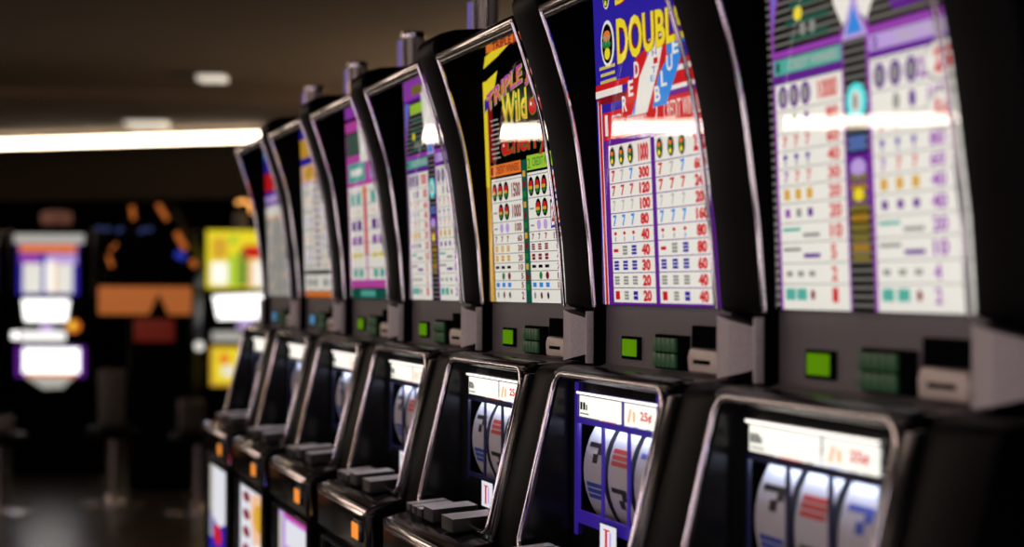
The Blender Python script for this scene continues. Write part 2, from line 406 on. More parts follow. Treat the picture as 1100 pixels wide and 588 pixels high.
def paytable_pink():               # third from the left: pink framed, pale cells
    A = Art()
    A.rect(L0, R0, 0, TOP, PBLK, 0); A.rect(-.006, .44, .0, .022, DTEAL, 1); A.rect(.10, .26, .004, .018, TEAL, 2)
    A.rect(-.006, .44, .024, .042, MAGENTA, 1); A.rect(-.006, .44, .042, .258, WHITE, 1)
    A.rect(-.006, .0, .04, .38, MAGENTA, 2)
    A.rect(-.006, .44, .258, .330, MAGENTA, 1); A.rect(.010, .20, .268, .312, TEAL, 2); A.rect(.04, .17, .282, .298, WHITE, 3); A.rect(.25, .42, .268, .312, LILAC, 2)
    A.rect(.0, .25, .335, .38, DTEAL, 1)
    for k in range(7): A.rect(.0, .16, .330+k*.008, .333+k*.008, SLATE, 2)
    A.poly([(.16, .31), (.14, .40), (.30, .41), (.32, .31)], WHITE, 3); A.poly([(.18, .39), (.24, .42), (.32, .40), (.28, .36)], DRED, 4)
    A.rect(-.006, .44, .385, .410, MAGENTA, 2); A.rect(-.006, .44, .418, .446, VIOLET, 2)
    A.rect(.165, .205, .10, .255, ORANGE, 2); A.rect(.18, .195, .04, .23, MAGENTA, 3)
    for u in (.03, .095, .255, .32):
        A.rect(u, u+.045, .216, .240, TEAL, 3); A.rect(u, u+.045, .155, .178, PURP, 3); A.rect(u, u+.045, .122, .142, VIOLET, 3); A.rect(u, u+.04, .196, .200, PEACH, 3)
        A.rect(u, u+.045, .048, .066, TEAL, 3); A.rect(u, u+.04, .092, .104, YEL, 3)
    for k in range(7): A.rect(.0, .43, .068+k*.029, .0695+k*.029, GLINE, 4)
    return A
def paytable_gold():               # second from the left
    A = Art()
    A.rect(L0, R0, 0, TOP, PBLK, 0); A.rect(-.002, .44, .0, .014, ORANGE, 1); A.rect(-.002, .44, .016, .058, WHITE, 1); A.rect(-.002, .44, .068, .300, WHITE, 1)
    A.rect(-.002, .44, .300, .345, PEACH, 1); A.ell(.12, .322, .075, .018, GOLD, 2); A.rect(-.002, .44, .346, .366, BLUE, 1); A.rect(-.002, .44, .366, .420, GOLD, 1); A.rect(.14, .30, .366, .41, PEACH, 2)
    A.rect(-.002, .10, .415, .44, BLUE, 2)
    for k in range(14): A.rect(.19, .225, .078+k*.0175, .088+k*.0175, (PURP, DRED)[k % 2], 3)
    for k in range(10):
        A.rect(.0, .43, .068+k*.024, .0693+k*.024, GLINE, 2)
        for u in (.02, .06, .10, .25, .29, .33): A.rect(u, u+.022, .075+k*.024, .085+k*.024, (GICON, PEACH, GICON, LILAC)[(k+int(u*100)) % 4], 3)
        A.text(str(10*(k+1)), .145, .074+k*.024, .03, .013, DRED, 3); A.text(str(20*(k+1)), .385, .074+k*.024, .035, .013, DRED, 3)
    for u in (.04, .12, .26, .34): A.rect(u, u+.05, .028, .046, GICON, 2)
    return A
def paytable_plain():              # leftmost
    A = Art()
    A.rect(L0, R0, 0, TOP, PBLK, 0); A.rect(-.004, .44, .0, .225, DIMW, 1); A.rect(-.004, .44, .225, .232, PEACH, 2); A.rect(-.004, .44, .232, .262, WHITE, 1)
    A.rect(-.004, .44, .262, .272, PURP, 1); A.rect(-.004, .44, .272, .292, LILAC, 1); A.rect(-.004, .44, .292, .305, BLUE, 1)
    A.rect(-.004, .2, .305, .36, RED, 1); A.rect(.16, .44, .305, .35, PEACH, 2); A.rect(-.004, .3, .36, .40, BLUE, 1); A.rect(-.004, .15, .40, .425, LBLUE, 1); A.rect(.1, .44, .42, .446, PEACH, 1)
    for k in range(8):
        A.rect(.0, .43, .02+k*.026, .0212+k*.026, GLINE, 2)
        for u in (.03, .08, .13, .25, .30, .35): A.rect(u, u+.025, .028+k*.026, .038+k*.026, (GICON, PEACH, GICON)[(k+int(u*50)) % 3], 3)
        A.rect(.19, .21, .01, .22, GICON, 3)
    return A

# ------------------------------------------------------------------ the machine
def lerp_curve(tab, z):
    for (z0, y0), (z1, y1) in zip(tab, tab[1:]):
        if z <= z1: return y0+(y1-y0)*(z-z0)/(z1-z0)
    return tab[-1][1]
FIN = [(-.005, -.013), (.09, -.0205), (.184, -.033), (.235, -.0405), (.28, -.050), (.32, -.0605), (.35, -.070), (.39, -.083), (.427, -.0965)]
TILT = 0.045
def Z(z): return ZG+z
def make_machine():
    r = thing('slot_machine', 'x', 'slot machine', (0, 0, 0))
    P = {}
    # ---- floor cabinet
    m = MB()
    prof = [(-.150, 0), (-.150, Z(-.98)), (-.172, Z(-.97)), (-.172, Z(-.40)), (-.165, Z(-.385)), (-.10, Z(-.362)), (.0, Z(-.357)), (.20, Z(-.357)), (.20, Z(-.106)), (-.03, Z(-.106)), (-.03, Z(-.092)), (0.02, Z(-.088)), (.42, Z(-.088)), (.42, 0)]
    m.prism(prof, -.024, .458, MATTE)
    m.build('cabinet', r, .004)
    m = MB()                     # thick right cheek following the slanted face
    m.prism([(-.110, 0), (-.110, Z(-.46)), (-.119, Z(-.41)), (-.121, Z(-.36)), (-.113, Z(-.30)), (-.066, Z(-.112)), (-.058, Z(-.096)), (-.03, Z(-.090)), (.42, Z(-.09)), (.42, 0)], .459, .590, MATTE)
    m.build('side_cheek', r, .006)
    # ---- black surround of the slanted frame (four sides)
    fr_top, fr_bot = (-.066, -.100), (-.124, -.352)
    m = MB()
    m.prism([(-.034, -.088+ZG), (-.058, Z(-.089)), (-.070, Z(-.094)), (-.074, Z(-.102)), (-.066, Z(-.108)), (-.034, Z(-.108))], -.029, .434, BLACK)
    m.build('frame_header', r, .003)
    def side(x0, x1, nm):
        q = MB()
        q.prism([(-.036, Z(-.106)), (-.071, Z(-.106)), (-.1275, Z(-.350)), (-.1275, Z(-.366)), (-.036, Z(-.360))], x0, x1, BLACK)
        return q.build(nm, r, .003)
    side(-.029, -.0215, 'frame_side'); side(.431, .4585, 'frame_side')
    # chrome ring round the slanted opening
    def fp(u, t):                # t 0 top .. 1 bottom
        return (u, fr_top[0]+(fr_bot[0]-fr_top[0])*t-.004, Z(fr_top[1]+(fr_bot[1]-fr_top[1])*t))
    ring = []
    x0, x1, rc = -.0245, .4275, .03
    for cx, ct, a0 in ((x0+rc, rc*3.4, 180), (x1-rc, rc*3.4, 270), (x1-rc, 1-rc*2, 0), (x0+rc, 1-rc*2, 90)):
        rt = rc*3.4 if ct < .5 else rc*2
        for k in range(6):
            a = math.radians(a0+k*18)
            ring.append(fp(cx+rc*math.cos(a), ct+rt*math.sin(a)))
    m = MB(); m.tube(ring, .0042, CHROME, True, 10); m.build('chrome_frame', r)
    # ---- reel bezel at the back of the recess
    yb = -.046
    m = MB()
    m.box(-.022, .012, yb, yb+.003, Z(-.352), Z(-.106), BLACK)
    m.box(.342, .432, yb, yb+.003, Z(-.352), Z(-.106), BLACK)
    m.box(.012, .342, yb, yb+.003, Z(-.125), Z(-.106), BLACK)
    m.box(.012, .342, yb, yb+.003, Z(-.166), Z(-.162), BLACK)
    m.box(.012, .342, yb, yb+.003, Z(-.352), Z(-.296), BLACK)
    P['reel_bezel'] = m.build('reel_bezel', r)
    m = MB()
    for u in (.1195, .2265): m.box(u-.0042, u+.0042, yb-.002, yb+.001, Z(-.302), Z(-.166), MATTE)
    for u0, u1, v0, v1 in ((.008, .342, -.170, -.164), (.008, .342, -.301, -.294), (.008, .0135, -.308, -.164), (.336, .342, -.308, -.164)):
        m.box(u0, u1, yb-.002, yb+.002, Z(v0), Z(v1), MATTE)
    P['window_frame'] = m.build('window_frame', r)
    m = MB(); m.box(.010, .344, yb+.241, yb+.245, Z(-.35), Z(-.11), INNER); m.build('reel_housing', r)
    # labels above the reels
    A = Art(); A.rect(.014, .203, -.160, -.130, LABEL, 0); A.rect(.020, .030, -.150, -.139, PBLK, 2); A.rect(.033, .043, -.150, -.139, PBLK, 2); A.rect(.046, .052, -.150, -.142, PBLK, 2); A.rect(.020, .060, -.1565, -.154, GICON, 2)
    P['label_a'] = A.mb.build('window_label', r, loc=(0, yb-.001, ZG), smooth=False)
    A = Art(); A.rect(.208, .338, -.160, -.130, LABEL, 0); A.text('25¢', .272, -.153, .045, .015, RED, 2, .03); A.poly([(.222, -.155), (.232, -.136), (.240, -.138), (.231, -.156)], PEACH, 2); A.rect(.244, .254, -.154, -.140, PEACH, 2)
    P['label_b'] = A.mb.build('window_label', r, loc=(0, yb-.001, ZG), smooth=False)
    LAMP = mat('label_lamp_tube', (1, 1, 1), .5, emit=(1.0, .93, .85), strength=1.6)
    m = MB(); m.tube([(.012, yb-.004, Z(-.1262)), (.34, yb-.004, Z(-.1262))], .0016, LAMP); m.build('label_lamp', r)
    # reels
    STRIP = mat('reel_strip', (.52, .53, .56), .45); DISK = mat('reel_disk', (.08, .08, .085), .35)
    Rr = .115; cy, cz = yb+.004+Rr, Z(-.236)
    rnd = random.Random(7)
    for k in range(3):
        u0 = .0185+k*.107; u1 = u0+.088
        m = MB(); n = 48
        v = []; f = []
        for i in range(n):
            a = 2*math.pi*i/n
            for u in (u0, u1): v.append((u, cy-Rr*math.cos(a), cz+Rr*math.sin(a)))
        for i in range(n): f.append((2*i, 2*i+1, (2*i+3) % (2*n), (2*i+2) % (2*n)))
        m.add(v, f, STRIP)
        m.add([v[2*i+1] for i in range(n)], [tuple(range(n))], DISK); m.add([v[2*i] for i in range(n)], [tuple(range(n))[::-1]], DISK)
        o = m.build('reel', r)
        s_ = MB()                         # printed symbols on the strip
        def patch(a0, a1, p0, p1, mm):
            vv = []; ff = []; q = 5; R2 = Rr+.0006
            for i in range(q+1):
                a = a0+(a1-a0)*i/q
                for u in (p0, p1): vv.append((u, cy-R2*math.cos(a), cz+R2*math.sin(a)))
            for i in range(q): ff.append((2*i, 2*i+1, 2*i+3, 2*i+2))
            s_.add(vv, ff, mm)
        c1 = (mat('ink_red', (.5, .02, .02), .4), mat('ink_blue', (.03, .08, .45), .4), mat('ink_black', (.01, .01, .01), .4))
        for j, a in enumerate((-.72, -.24, .24, .72)):
            cm = c1[(j+k) % 3]
            if (j+k) % 2: patch(a-.10, a-.045, u0+.012, u1-.012, cm); patch(a-.025, a+.03, u0+.012, u1-.012, cm); patch(a+.05, a+.105, u0+.012, u1-.012, cm)
            else: patch(a+.06, a+.12, u0+.014, u1-.014, cm); patch(a-.02, a+.07, u1-.034, u1-.015, cm); patch(a-.13, a-.02, u0+.038, u1-.030, cm)
        s_.build('reel_print', o)
    RL = mat('reel_lamp_tube', (1, 1, 1), .5, emit=(.66, .74, 1.0), strength=15.0)
    m = MB(); m.tube([(.014, yb+.008, Z(-.1685)), (.338, yb+.008, Z(-.1685))], .0032, RL); m.build('reel_lamp', r)
    # credit card sign low in the window
    A = Art(); A.rect(.132, .208, -.343, -.297, PBLK, 0); A.rect(.136, .204, -.341, -.299, COOLW, 1)
    A.text('1', .158, -.336, .010, .030, RED, 2, .0); A.text('1', .176, -.334, .008, .026, LILAC, 2); A.rect(.152, .178, -.307, -.305, RED, 2)
    P['card'] = A.mb.build('credit_sign', r, loc=(0, yb-.010, ZG), smooth=False)
    # side glints / inner lining of recess: left cheek
    m = MB(); m.prism([(yb, Z(-.108)), (-.066, Z(-.108)), (-.122, Z(-.352)), (yb, Z(-.354))], -.0225, -.0195, BLACK); m.build('recess_lining', r)
    # ---- button deck
    m = MB()
    m.prism([(-.042, Z(-.356)), (-.042, Z(-.3525)), (-.118, Z(-.3575)), (-.176, Z(-.3705)), (-.190, Z(-.3770)), (-.193, Z(-.386)), (-.192, Z(-.455)), (-.180, Z(-.470)), (-.150, Z(-.472)), (-.150, Z(-.380)), (-.06, Z(-.365))], -.012, .462, BLACK)
    deck = m.build('button_deck', r, .0045, seg=3)
    def button(u0, u1, y0, y1, h, nm, tilt=.006):
        zb = Z(-.3545)
        q = MB()
        v = [(u0, y0, zb-.006), (u1, y0, zb-.006), (u1, y1, zb), (u0, y1, zb), (u0, y0, zb+h-tilt), (u1, y0, zb+h-tilt), (u1, y1, zb+h), (u0, y1, zb+h)]
        q.add(v, [(0, 3, 2, 1), (0, 1, 5, 4), (1, 2, 6, 5), (2, 3, 7, 6), (3, 0, 4, 7)], BTND)
        q.add([v[4], v[5], v[6], v[7]], [(0, 1, 2, 3)], BTN)
        return q.build(nm, deck, .0025)
    for k in range(3): button(.012+k*.040, .044+k*.040, -.158, -.092, .014, 'button')
    button(.140, .205, -.158, -.082, .022, 'button'); button(.270, .345, -.160, -.084, .022, 'spin_button')
    m = MB()
    m.tube([(-.006, -.150, Z(-.3725)), (-.006, -.176, Z(-.374)), (.002, -.1915, Z(-.3775)), (.02, -.1935, Z(-.3895)), (.44, -.1935, Z(-.3895)), (.456, -.1915, Z(-.387)), (.464, -.180, Z(-.39)), (.464, -.178, Z(-.455))], .0048, CHROME, seg=8)
    m.build('deck_trim', r)
    m = MB(); m.prism([(-.1765, Z(-.3688)), (-.1900, Z(-.3786)), (-.1946, Z(-.3826)), (-.1962, Z(-.3885)), (-.1935, Z(-.3885)), (-.176, Z(-.374))], -.004, .455, BARCH); m.build('front_edge_trim', r, .0008)
    AMB = lit('amber', (1.0, .32, .05), .9)
    m = MB(); m.box(.362, .432, -.199, -.191, Z(-.440), Z(-.404), DARKMETAL)
    cs = m.build('coin_slot', deck, .002)
    m = MB(); m.box(.370, .424, -.2005, -.198, Z(-.436), Z(-.408), AMB); m.build('coin_lamp', cs)
    # ---- belly glass surround
    m = MB()
    for a in ((.000, .022, -.99, -.476), (.452, .462, -.99, -.476), (.022, .452, -.99, -.965), (.022, .452, -.482, -.473)):
        m.box(a[0], a[1], -.190, -.170, Z(a[2]), Z(a[3]), BLACK)
    m.build('belly_frame', r, .002)
    m = MB(); m.prism([(-.19, 0), (-.19, .09), (-.15, .11), (-.15, 0)], .0, .46, MATTE); m.build('kick_plate', r, .003)
    # ---- upper box
    m = MB(); m.box(-.019, .455, .012, .36, Z(-.088), Z(.462), MATTE); m.build('display_cabinet', r)
    # hood roof
    m = MB()
    m.prism([(-.093, Z(.424)), (-.099, Z(.430)), (-.092, Z(.438)), (-.070, Z(.452)), (-.03, Z(.464)), (.02, Z(.470)), (.36, Z(.472)), (.36, Z(.463)), (.0, Z(.455)), (-.03, Z(.450)), (-.072, Z(.433))], -.019, .4575, BLACK)
    hood = m.build('hood', r, .002)
    m = MB(); m.box(-.019, .4565, -.1015, -.088, Z(.4225), Z(.4335), BARCH); m.build('chrome_bar', hood, .0028, seg=3)
    m = MB(); m.tube([(-.019, -.090, Z(.419)), (.4565, -.090, Z(.419))], .0055, DARKMETAL, seg=12); m.build('lower_bar', hood)
    # fins
    def fin(x0, x1, cap, nm, bev, zb=-.006):
        front = [(lerp_curve(FIN, z)-.0005, Z(z)) for z in [zb+(.427-zb)*i/18 for i in range(19)]]
        if cap: front += [(-.1015, Z(.440)), (-.103, Z(.452)), (-.099, Z(.463)), (-.088, Z(.472)), (-.06, Z(.480)), (.0, Z(.485)), (.36, Z(.485))]
        else: front += [(-.093, Z(.436)), (-.07, Z(.452)), (-.03, Z(.465)), (.02, Z(.471)), (.36, Z(.473))]
        q = MB(); q.prism(front+[(.36, Z(zb))], x0, x1, MATTE)
        return q.build(nm, r, bev, seg=3)
    fr = fin(.4585, .5905, True, 'side_fin', .010); fl = fin(-.0285, -.0205, False, 'side_fin', .0015)
    for o, x in ((fr, .4545), (fl, -.0185)):
        q = MB(); q.tube([(x, lerp_curve(FIN, z)-.0015, Z(z)) for z in [-.004+.431*i/26 for i in range(27)]], .0034, CHROME, seg=10)
        q.build('chrome_trim', o)
    # ---- grey instrument panel
    m = MB(); m.prism([(0.004, Z(-.001)), (.004, Z(-.086)), (-.006, Z(-.090)), (-.05, Z(-.0915)), (-.05, Z(-.0935)), (.02, Z(-.093)), (.02, Z(-.001))], -.019, .4545, GREY)
    pan = m.build('instrument_panel', r)
    LCD = lit('green_display', (.13, .34, .004), .6)
    m = MB(); m.box(.060, .134, .000, .006, Z(-.076), Z(-.044), PBLK); b = m.build('display_surround', pan, .001)
    m = MB(); m.box(.069, .124, -.002, .001, Z(-.0715), Z(-.0480), LCD); P['lcd'] = m.build('green_display', b)
    m = MB(); m.box(.208, .318, -.004, .006, Z(-.084), Z(-.038), PBLK)
    b = m.build('keypad_box', pan, .001)
    q = MB()
    for i in range(5):
        for j in range(2): q.box(.209+i*.0172, .224+i*.0172, -.008, -.003, Z(-.081+j*.0205), Z(-.063+j*.0205), GREENBOX)
    q.build('keypad', b, .0008)
    m = MB(); m.box(.338, .432, -.002, .006, Z(-.052), Z(-.024), PBLK); m.build('reader_window', pan, .001)
    m = MB(); m.prismy([(.341, Z(-.083)), (.436, Z(-.083)), (.440, Z(-.066)), (.432, Z(-.055)), (.345, Z(-.053)), (.337, Z(-.064))], -.008, .004, CREAM)
    bl = m.build('bill_slot', pan, .003)
    m = MB(); m.box(.362, .416, -.0092, -.007, Z(-.072), Z(-.067), PBLK); m.build('slot_opening', bl)
    # ---- faceted speakers beneath the fins
    def speaker(pts, z0, z1, nm, dz=.014):
        q = MB(); v = []; n = len(pts)
        ins = [(0, dz*.15), (0, 0), (0, dz*.1), (0, dz), (0, dz)]
        for x, y, e in pts: v.append((x, y, Z(z0)+e))
        for x, y, e in pts: v.append((x, y, Z(z1)-e))
        q.add(v, [(i, i+n, (i+1) % n+n, (i+1) % n) for i in range(n)], SPEAK)
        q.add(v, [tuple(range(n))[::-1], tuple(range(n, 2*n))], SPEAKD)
        return q.build(nm, r, .0015)
    speaker([(.4585, -.004, .002), (.4600, -.017, .001), (.503, -.020, .006), (.538, .010, .017), (.538, .02, .017), (.4585, .02, 0)], -.088, -.008, 'speaker_grille')
    speaker([(-.048, -.002, .014), (-.046, -.012, .012), (-.030, -.024, .003), (-.0212, -.026, .002), (-.0212, -.014, .002)], -.088, -.008, 'speaker_grille')
    m = MB(); m.box(-.0285, -.0195, -.014, .021, Z(-.09), Z(-.007), MATTE); m.build('speaker_cheek', r)
    m = MB(); m.box(.455, .5905, .021, .36, Z(-.09), Z(-.007), MATTE); m.build('speaker_mount', r); m = MB(); m.box(-.0285, -.0195, .021, .36, Z(-.09), Z(-.007), MATTE); m.build('speaker_mount', r)
    # ---- candle light on the roof
    m = MB(); m.lathe([(.034, 0), (.034, .006), (.030, .012), (.027, .016)], CHROME2, (.22, .092, Z(.470)))
    tw = m.build('tower_light', r)
    LENS = mat('frosted_lens', (.70, .66, .64), .3, spec=.6)
    LENSB = mat('violet_lens', (.2, .16, .5), .3, emit=(.22, .18, .65), strength=.32)
    c = (.22, .092, Z(.486))
    m = MB(); m.lathe([(.0245, 0), (.0255, .004), (.0255, .102), (.024, .106)], LENS, c); m.build('lens', tw)
    m = MB(); m.lathe([(.027, .104), (.028, .108), (.028, .116), (.022, .119)], CHROME, c)
    m.build('lamp_cap', tw); m = MB(); m.lathe([(.0275, .0), (.0275, .008), (.0262, .010)], CHROME, c); m.build('lamp_collar', tw)
    m = MB(); m.tube([(.236, .0675, Z(.490)), (.236, .0675, Z(.588))], .0042, CHROME, seg=8); m.build('chrome_rod', tw); m = MB(); m.tube([(.2455, .088, Z(.490)), (.2455, .088, Z(.588))], .0035, CHROME, seg=8); m.build('chrome_rod', tw)
    m = MB(); m.tube([(.205, .0665, Z(.480)), (.205, .0665, Z(.586))], .0065, LENSB, seg=8); P['lensb'] = m.build('violet_strip', tw)
    return r, P

def copy_tree(o, parent=None, mp=None):
    c = o.copy(); COL.objects.link(c)
    if parent: c.parent = parent
    if mp is not None: mp[o] = c
    for ch in list(o.children): copy_tree(ch, c, mp)
    return c

proto, PP = make_machine()
LABELS = {
 1: 'slot machine at the far end of the row, pale pay columns under a blue picture',
 2: 'slot machine second from the far end, gold and blue picture over white pay columns',
 3: 'slot machine with pink framed pay glass and teal heading box, third from the far end',
 4: 'slot machine with purple pay glass and slatted top, beside the black and yellow one',
 5: 'slot machine with black pay glass edged in yellow, red cherries and yellow lettering',
 6: 'slot machine with royal blue and red pay glass, yellow lettering and blue reel window',
 7: 'nearest slot machine in the row, purple framed pay glass with slatted border'}
ART = {1: paytable_plain, 2: paytable_gold, 3: paytable_pink, 4: lambda: paytable_slat(True), 5: paytable_cherry, 6: paytable_seven, 7: paytable_slat}
BLUEF = mat('blue_backlit_frame', (.02, .01, .12), .3, emit=(.04, .015, .36), strength=.5)
BLUED = mat('blue_edge_frame', (.006, .006, .02), .3, emit=(.01, .015, .10), strength=.12)
PINKCH = None
def belly(i):
    A = Art(); a, b = .022, .452
    if i == 1:
        A.rect(a, b, -.965, -.482, COOLW, 0); A.rect(a, .10, -.70, -.482, DIMW, 1); A.poly([(a, -.62), (.2, -.66), (b, -.62), (b, -.80), (a, -.80)], BLUE, 1); A.ell(.2, -.68, .08, .03, RED, 2)
        A.rect(a, b, -.90, -.80, LILAC, 1)
    elif i == 2:
        A.rect(a, b, -.965, -.482, COOLW, 0)
        for k in range(8): A.ell(.13, -.515-k*.045, .06, .014, DRED, 1)
        A.poly([(.22, -.50), (.40, -.49), (b, -.56), (.42, -.64), (.26, -.62), (.20, -.56)], PEACH, 2); A.ell(.34, -.55, .08, .035, GOLD, 3)
        A.ell(.36, -.66, .10, .05, WHITE, 3); A.poly([(.2, -.72), (.3, -.66), (.24, -.80)], LBLUE, 2); A.rect(.3, b, -.80, -.72, LBLUE, 1)
    elif i == 3:
        A.rect(a, b, -.965, -.482, LILAC, 0); A.rect(.10, b, -.500, -.490, MAGENTA, 1); A.rect(.12, .44, -.56, -.505, COOLW, 1)
        A.poly([(.14, -.62), (.2, -.56), (.3, -.57), (.34, -.62), (.28, -.70), (.18, -.70)], VIOLET, 2); A.ell(.25, -.62, .06, .03, COOLW, 3); A.rect(a, .07, -.9, -.5, DIMW, 1)
    elif i == 4:
        A.rect(a, b, -.965, -.482, PBLK, 0); A.rect(.04, .10, -.55, -.50, TEAL, 1); A.rect(.12, .44, -.60, -.52, MAGENTA, 1); A.rect(.05, .40, -.9, -.62, VIOLET, 1)
    else:
        A.rect(a, b, -.965, -.482, (BLUE, VIOLET, PURP)[i % 3], 0); A.rect(.08, .4, -.60, -.52, WHITE, 1); A.ell(.24, -.75, .12, .08, GOLD, 1)
    return A
machines = {}
for i in range(7, 0, -1):
    mp = {}
    if i == 7: root = proto; mp = {o: o for o in PP.values()}
    else: root = copy_tree(proto, None, mp)
    root.location = (-(7-i)*PITCH, 0, 0)
    root['label'] = LABELS[i]; root['group'] = 'slot machines side by side in the row'
    machines[i] = (root, mp)
for i in range(1, 8):
    root, mp = machines[i]
    A = ART[i]()
    A.mb.build('pay_glass', root, loc=(0, 0.0005, ZG), rot=(TILT, 0, 0), smooth=False)
    g = MB(); g.add([(-.018, -.0075, .001), (.4535, -.0075, .001), (.4535, -.0075, .449), (-.018, -.0075, .449)], [(0, 1, 2, 3)], glass_mat())
    g.build('glass_pane', root, loc=(0, 0.0, ZG), rot=(TILT, 0, 0), smooth=False)
    B = belly(i); B.mb.build('belly_glass', root, loc=(0, -.176, ZG), smooth=False)
    wf = mp[PP['window_frame']]
    wf.data = wf.data.copy(); wf.data.materials[0] = BLUEF if i == 6 else BLUED
    if i == 6:
        bz = mp[PP['reel_bezel']]; q = MB(); yb = -.0475
        for a in ((-.001, .012, -.33, -.112), (.012, .342, -.166, -.161), (.203, .208, -.161, -.128), (.012, .342, -.128, -.124), (.338, .347, -.30, -.112), (.008, .342, -.312, -.294)):
            q.box(a[0], a[1], yb-.002, yb, Z(a[2]), Z(a[3]), BLUEF)
        q.build('blue_surround', root)['label'] = 'glowing blue surround of the reel window'
    lc = mp[PP['lcd']]
    if i in (1, 2):
        lc.data = lc.data.copy(); lc.data.materials[0] = lit('pale_blue_display', (.12, .35, .6), .6)

# ------------------------------------------------------------------ camera
cam_d = bpy.data.cameras.new('camera'); cam = bpy.data.objects.new('camera', cam_d); COL.objects.link(cam); SC.camera = cam
F = 2107.9
CP = Vector((2.0746, -.9207, ZG+.0213)); yaw, pit, rol = .2804, .0081, .0042
fw = Vector((-math.cos(yaw)*math.cos(pit), math.sin(yaw)*math.cos(pit), math.sin(pit)))
rt = fw.cross(Vector((0, 0, 1))).normalized(); up = rt.cross(fw)
r2 = rt*math.cos(rol)+up*math.sin(rol); u2 = up*math.cos(rol)-rt*math.sin(rol)
cam.matrix_world = Matrix(((r2.x, u2.x, -fw.x, CP.x), (r2.y, u2.y, -fw.y, CP.y), (r2.z, u2.z, -fw.z, CP.z), (0, 0, 0, 1)))
cam_d.sensor_width = 36; cam_d.lens = 36*F/1100; cam_d.clip_end = 200
cam_d.dof.use_dof = True; cam_d.dof.focus_distance = 3.0; cam_d.dof.aperture_fstop = 3.1; cam_d.dof.aperture_blades = 0
def at(px, py, D):                       # point of the room seen at a pixel, D metres deep
    return CP + fw*D + r2*((px-550)/F*D) + u2*((294-py)/F*D)
RZ = math.atan2(rt.y, rt.x)

# ------------------------------------------------------------------ room
CEIL = 3.0
cm = mat('ceiling_brown', (.21, .16, .115), .85, noise=.12, scale=1.2)
cm2 = mat('ceiling_recess', (.30, .225, .165), .85, noise=.12, scale=1.2)
wallm = mat('dark_wall', (.02, .017, .014), .8, noise=.2, scale=2)
fl = mat('dark_polished_floor', (.022, .019, .015), .27, noise=.35, scale=1.5, spec=.6)
q = MB(); q.box(-34, 7, -20, 9, -.1, 0, fl); struct(q.build('floor', smooth=False))
q = MB(); q.box(-34, 7, -20, 9, CEIL, CEIL+.1, cm); struct(q.build('ceiling', smooth=False))
q = MB(); q.box(-34.2, -34, -20, 9, 0, CEIL, wallm); struct(q.build('wall_back', smooth=False))
q = MB(); q.box(7, 7.2, -20, 9, 0, CEIL, wallm); struct(q.build('wall_front', smooth=False))
q = MB(); q.box(-34, 7, -20.2, -20, 0, CEIL, wallm); struct(q.build('wall_left', smooth=False))
q = MB(); q.box(-34, 7, 9, 9.2, 0, CEIL, wallm); struct(q.build('wall_right', smooth=False))
# ceiling beams running across the view
def beam(D, half, z0, name, mm, l=-16, rgt=9):
    c = CP+fw*D
    q = MB(); q.box(l, rgt, -half, half, z0, CEIL-.001, mm)
    o = q.build(name, loc=(c.x, c.y, 0), rot=(0, 0, RZ), smooth=False); return struct(o)
beam(16.0, .30, CEIL-.10, 'trim_1', cm2, -8, 6)

def world_strip(p0, p1, z0, z1, depth, name, mm):
    a = Vector((p0[0], p0[1], 0)); b = Vector((p1[0], p1[1], 0)); L = (b-a).length
    q = MB(); q.box(0, L, 0, depth, z0, z1, mm)
    return q.build(name, loc=a, rot=(0, 0, math.atan2(b.y-a.y, b.x-a.x)), smooth=False)
# cove light A: seen directly, ends above the farthest machines
COVE = mat('cove_light_warm', (1, 1, 1), .5, emit=(1.0, .80, .58), strength=9.0)
pa = at(287, 148, 19.6); pb = at(-140, 148, 21.5)
COVE2 = mat('cove_light_bright', (1, 1, 1), .5, emit=(1.0, .86, .70), strength=15.0)
def cove(pa, pb, zc, h, label, cv=None):
    pa = Vector((pa.x, pa.y, 0)); pb = Vector((pb.x, pb.y, 0)); d = pb-pa; L = d.length; a = math.atan2(d.y, d.x)
    t = thing('cove_light', label, 'ceiling light', (pa.x, pa.y, zc), a)
    q = MB(); q.box(0, L, -.03, .03, -h/2, h/2, cv or COVE); q.build('light_tube', t, .02)
    q = MB(); q.box(-.05, L+.05, -.14, -.04, -h/2-.04, CEIL-zc-.001, mat('bulkhead', (.05, .04, .032), .8)); 
    q.box(-.05, L+.05, -.04, .10, -h/2-.05, -h/2-.01, MATS['bulkhead']); 
    return t, q
t, q = cove(pa, pb, 2.905, .08, 'long bright cove light running under the ceiling at the far left')
q.build('bulkhead', t)
# low dark bulkhead under and behind it
c = (pa+pb)/2
dv = Vector((pb.x-pa.x, pb.y-pa.y, 0)).normalized(); nv = Vector((-dv.y, dv.x, 0))
if nv.dot(fw) < 0: nv = -nv
q = MB(); q.box(-8, 12, 0, .25, 2.30, CEIL-.001, mat('soffit_dark', (.10, .08, .055), .8))
c2 = pa+nv*.35
o = q.build('trim_2', loc=(c2.x, c2.y, 0), rot=(0, 0, math.atan2(dv.y, dv.x)), smooth=False); struct(o)
# cove light B: mirrored in the pay glasses
pb0 = Vector((-18.4, -3.6, 0)); pb1 = Vector((-24.5, -15.5, 0))
t, q = cove(pb0, pb1, 2.70, .12, 'cove light on the side bulkhead that is mirrored in the pay glasses', COVE2)
q.build('bulkhead', t)

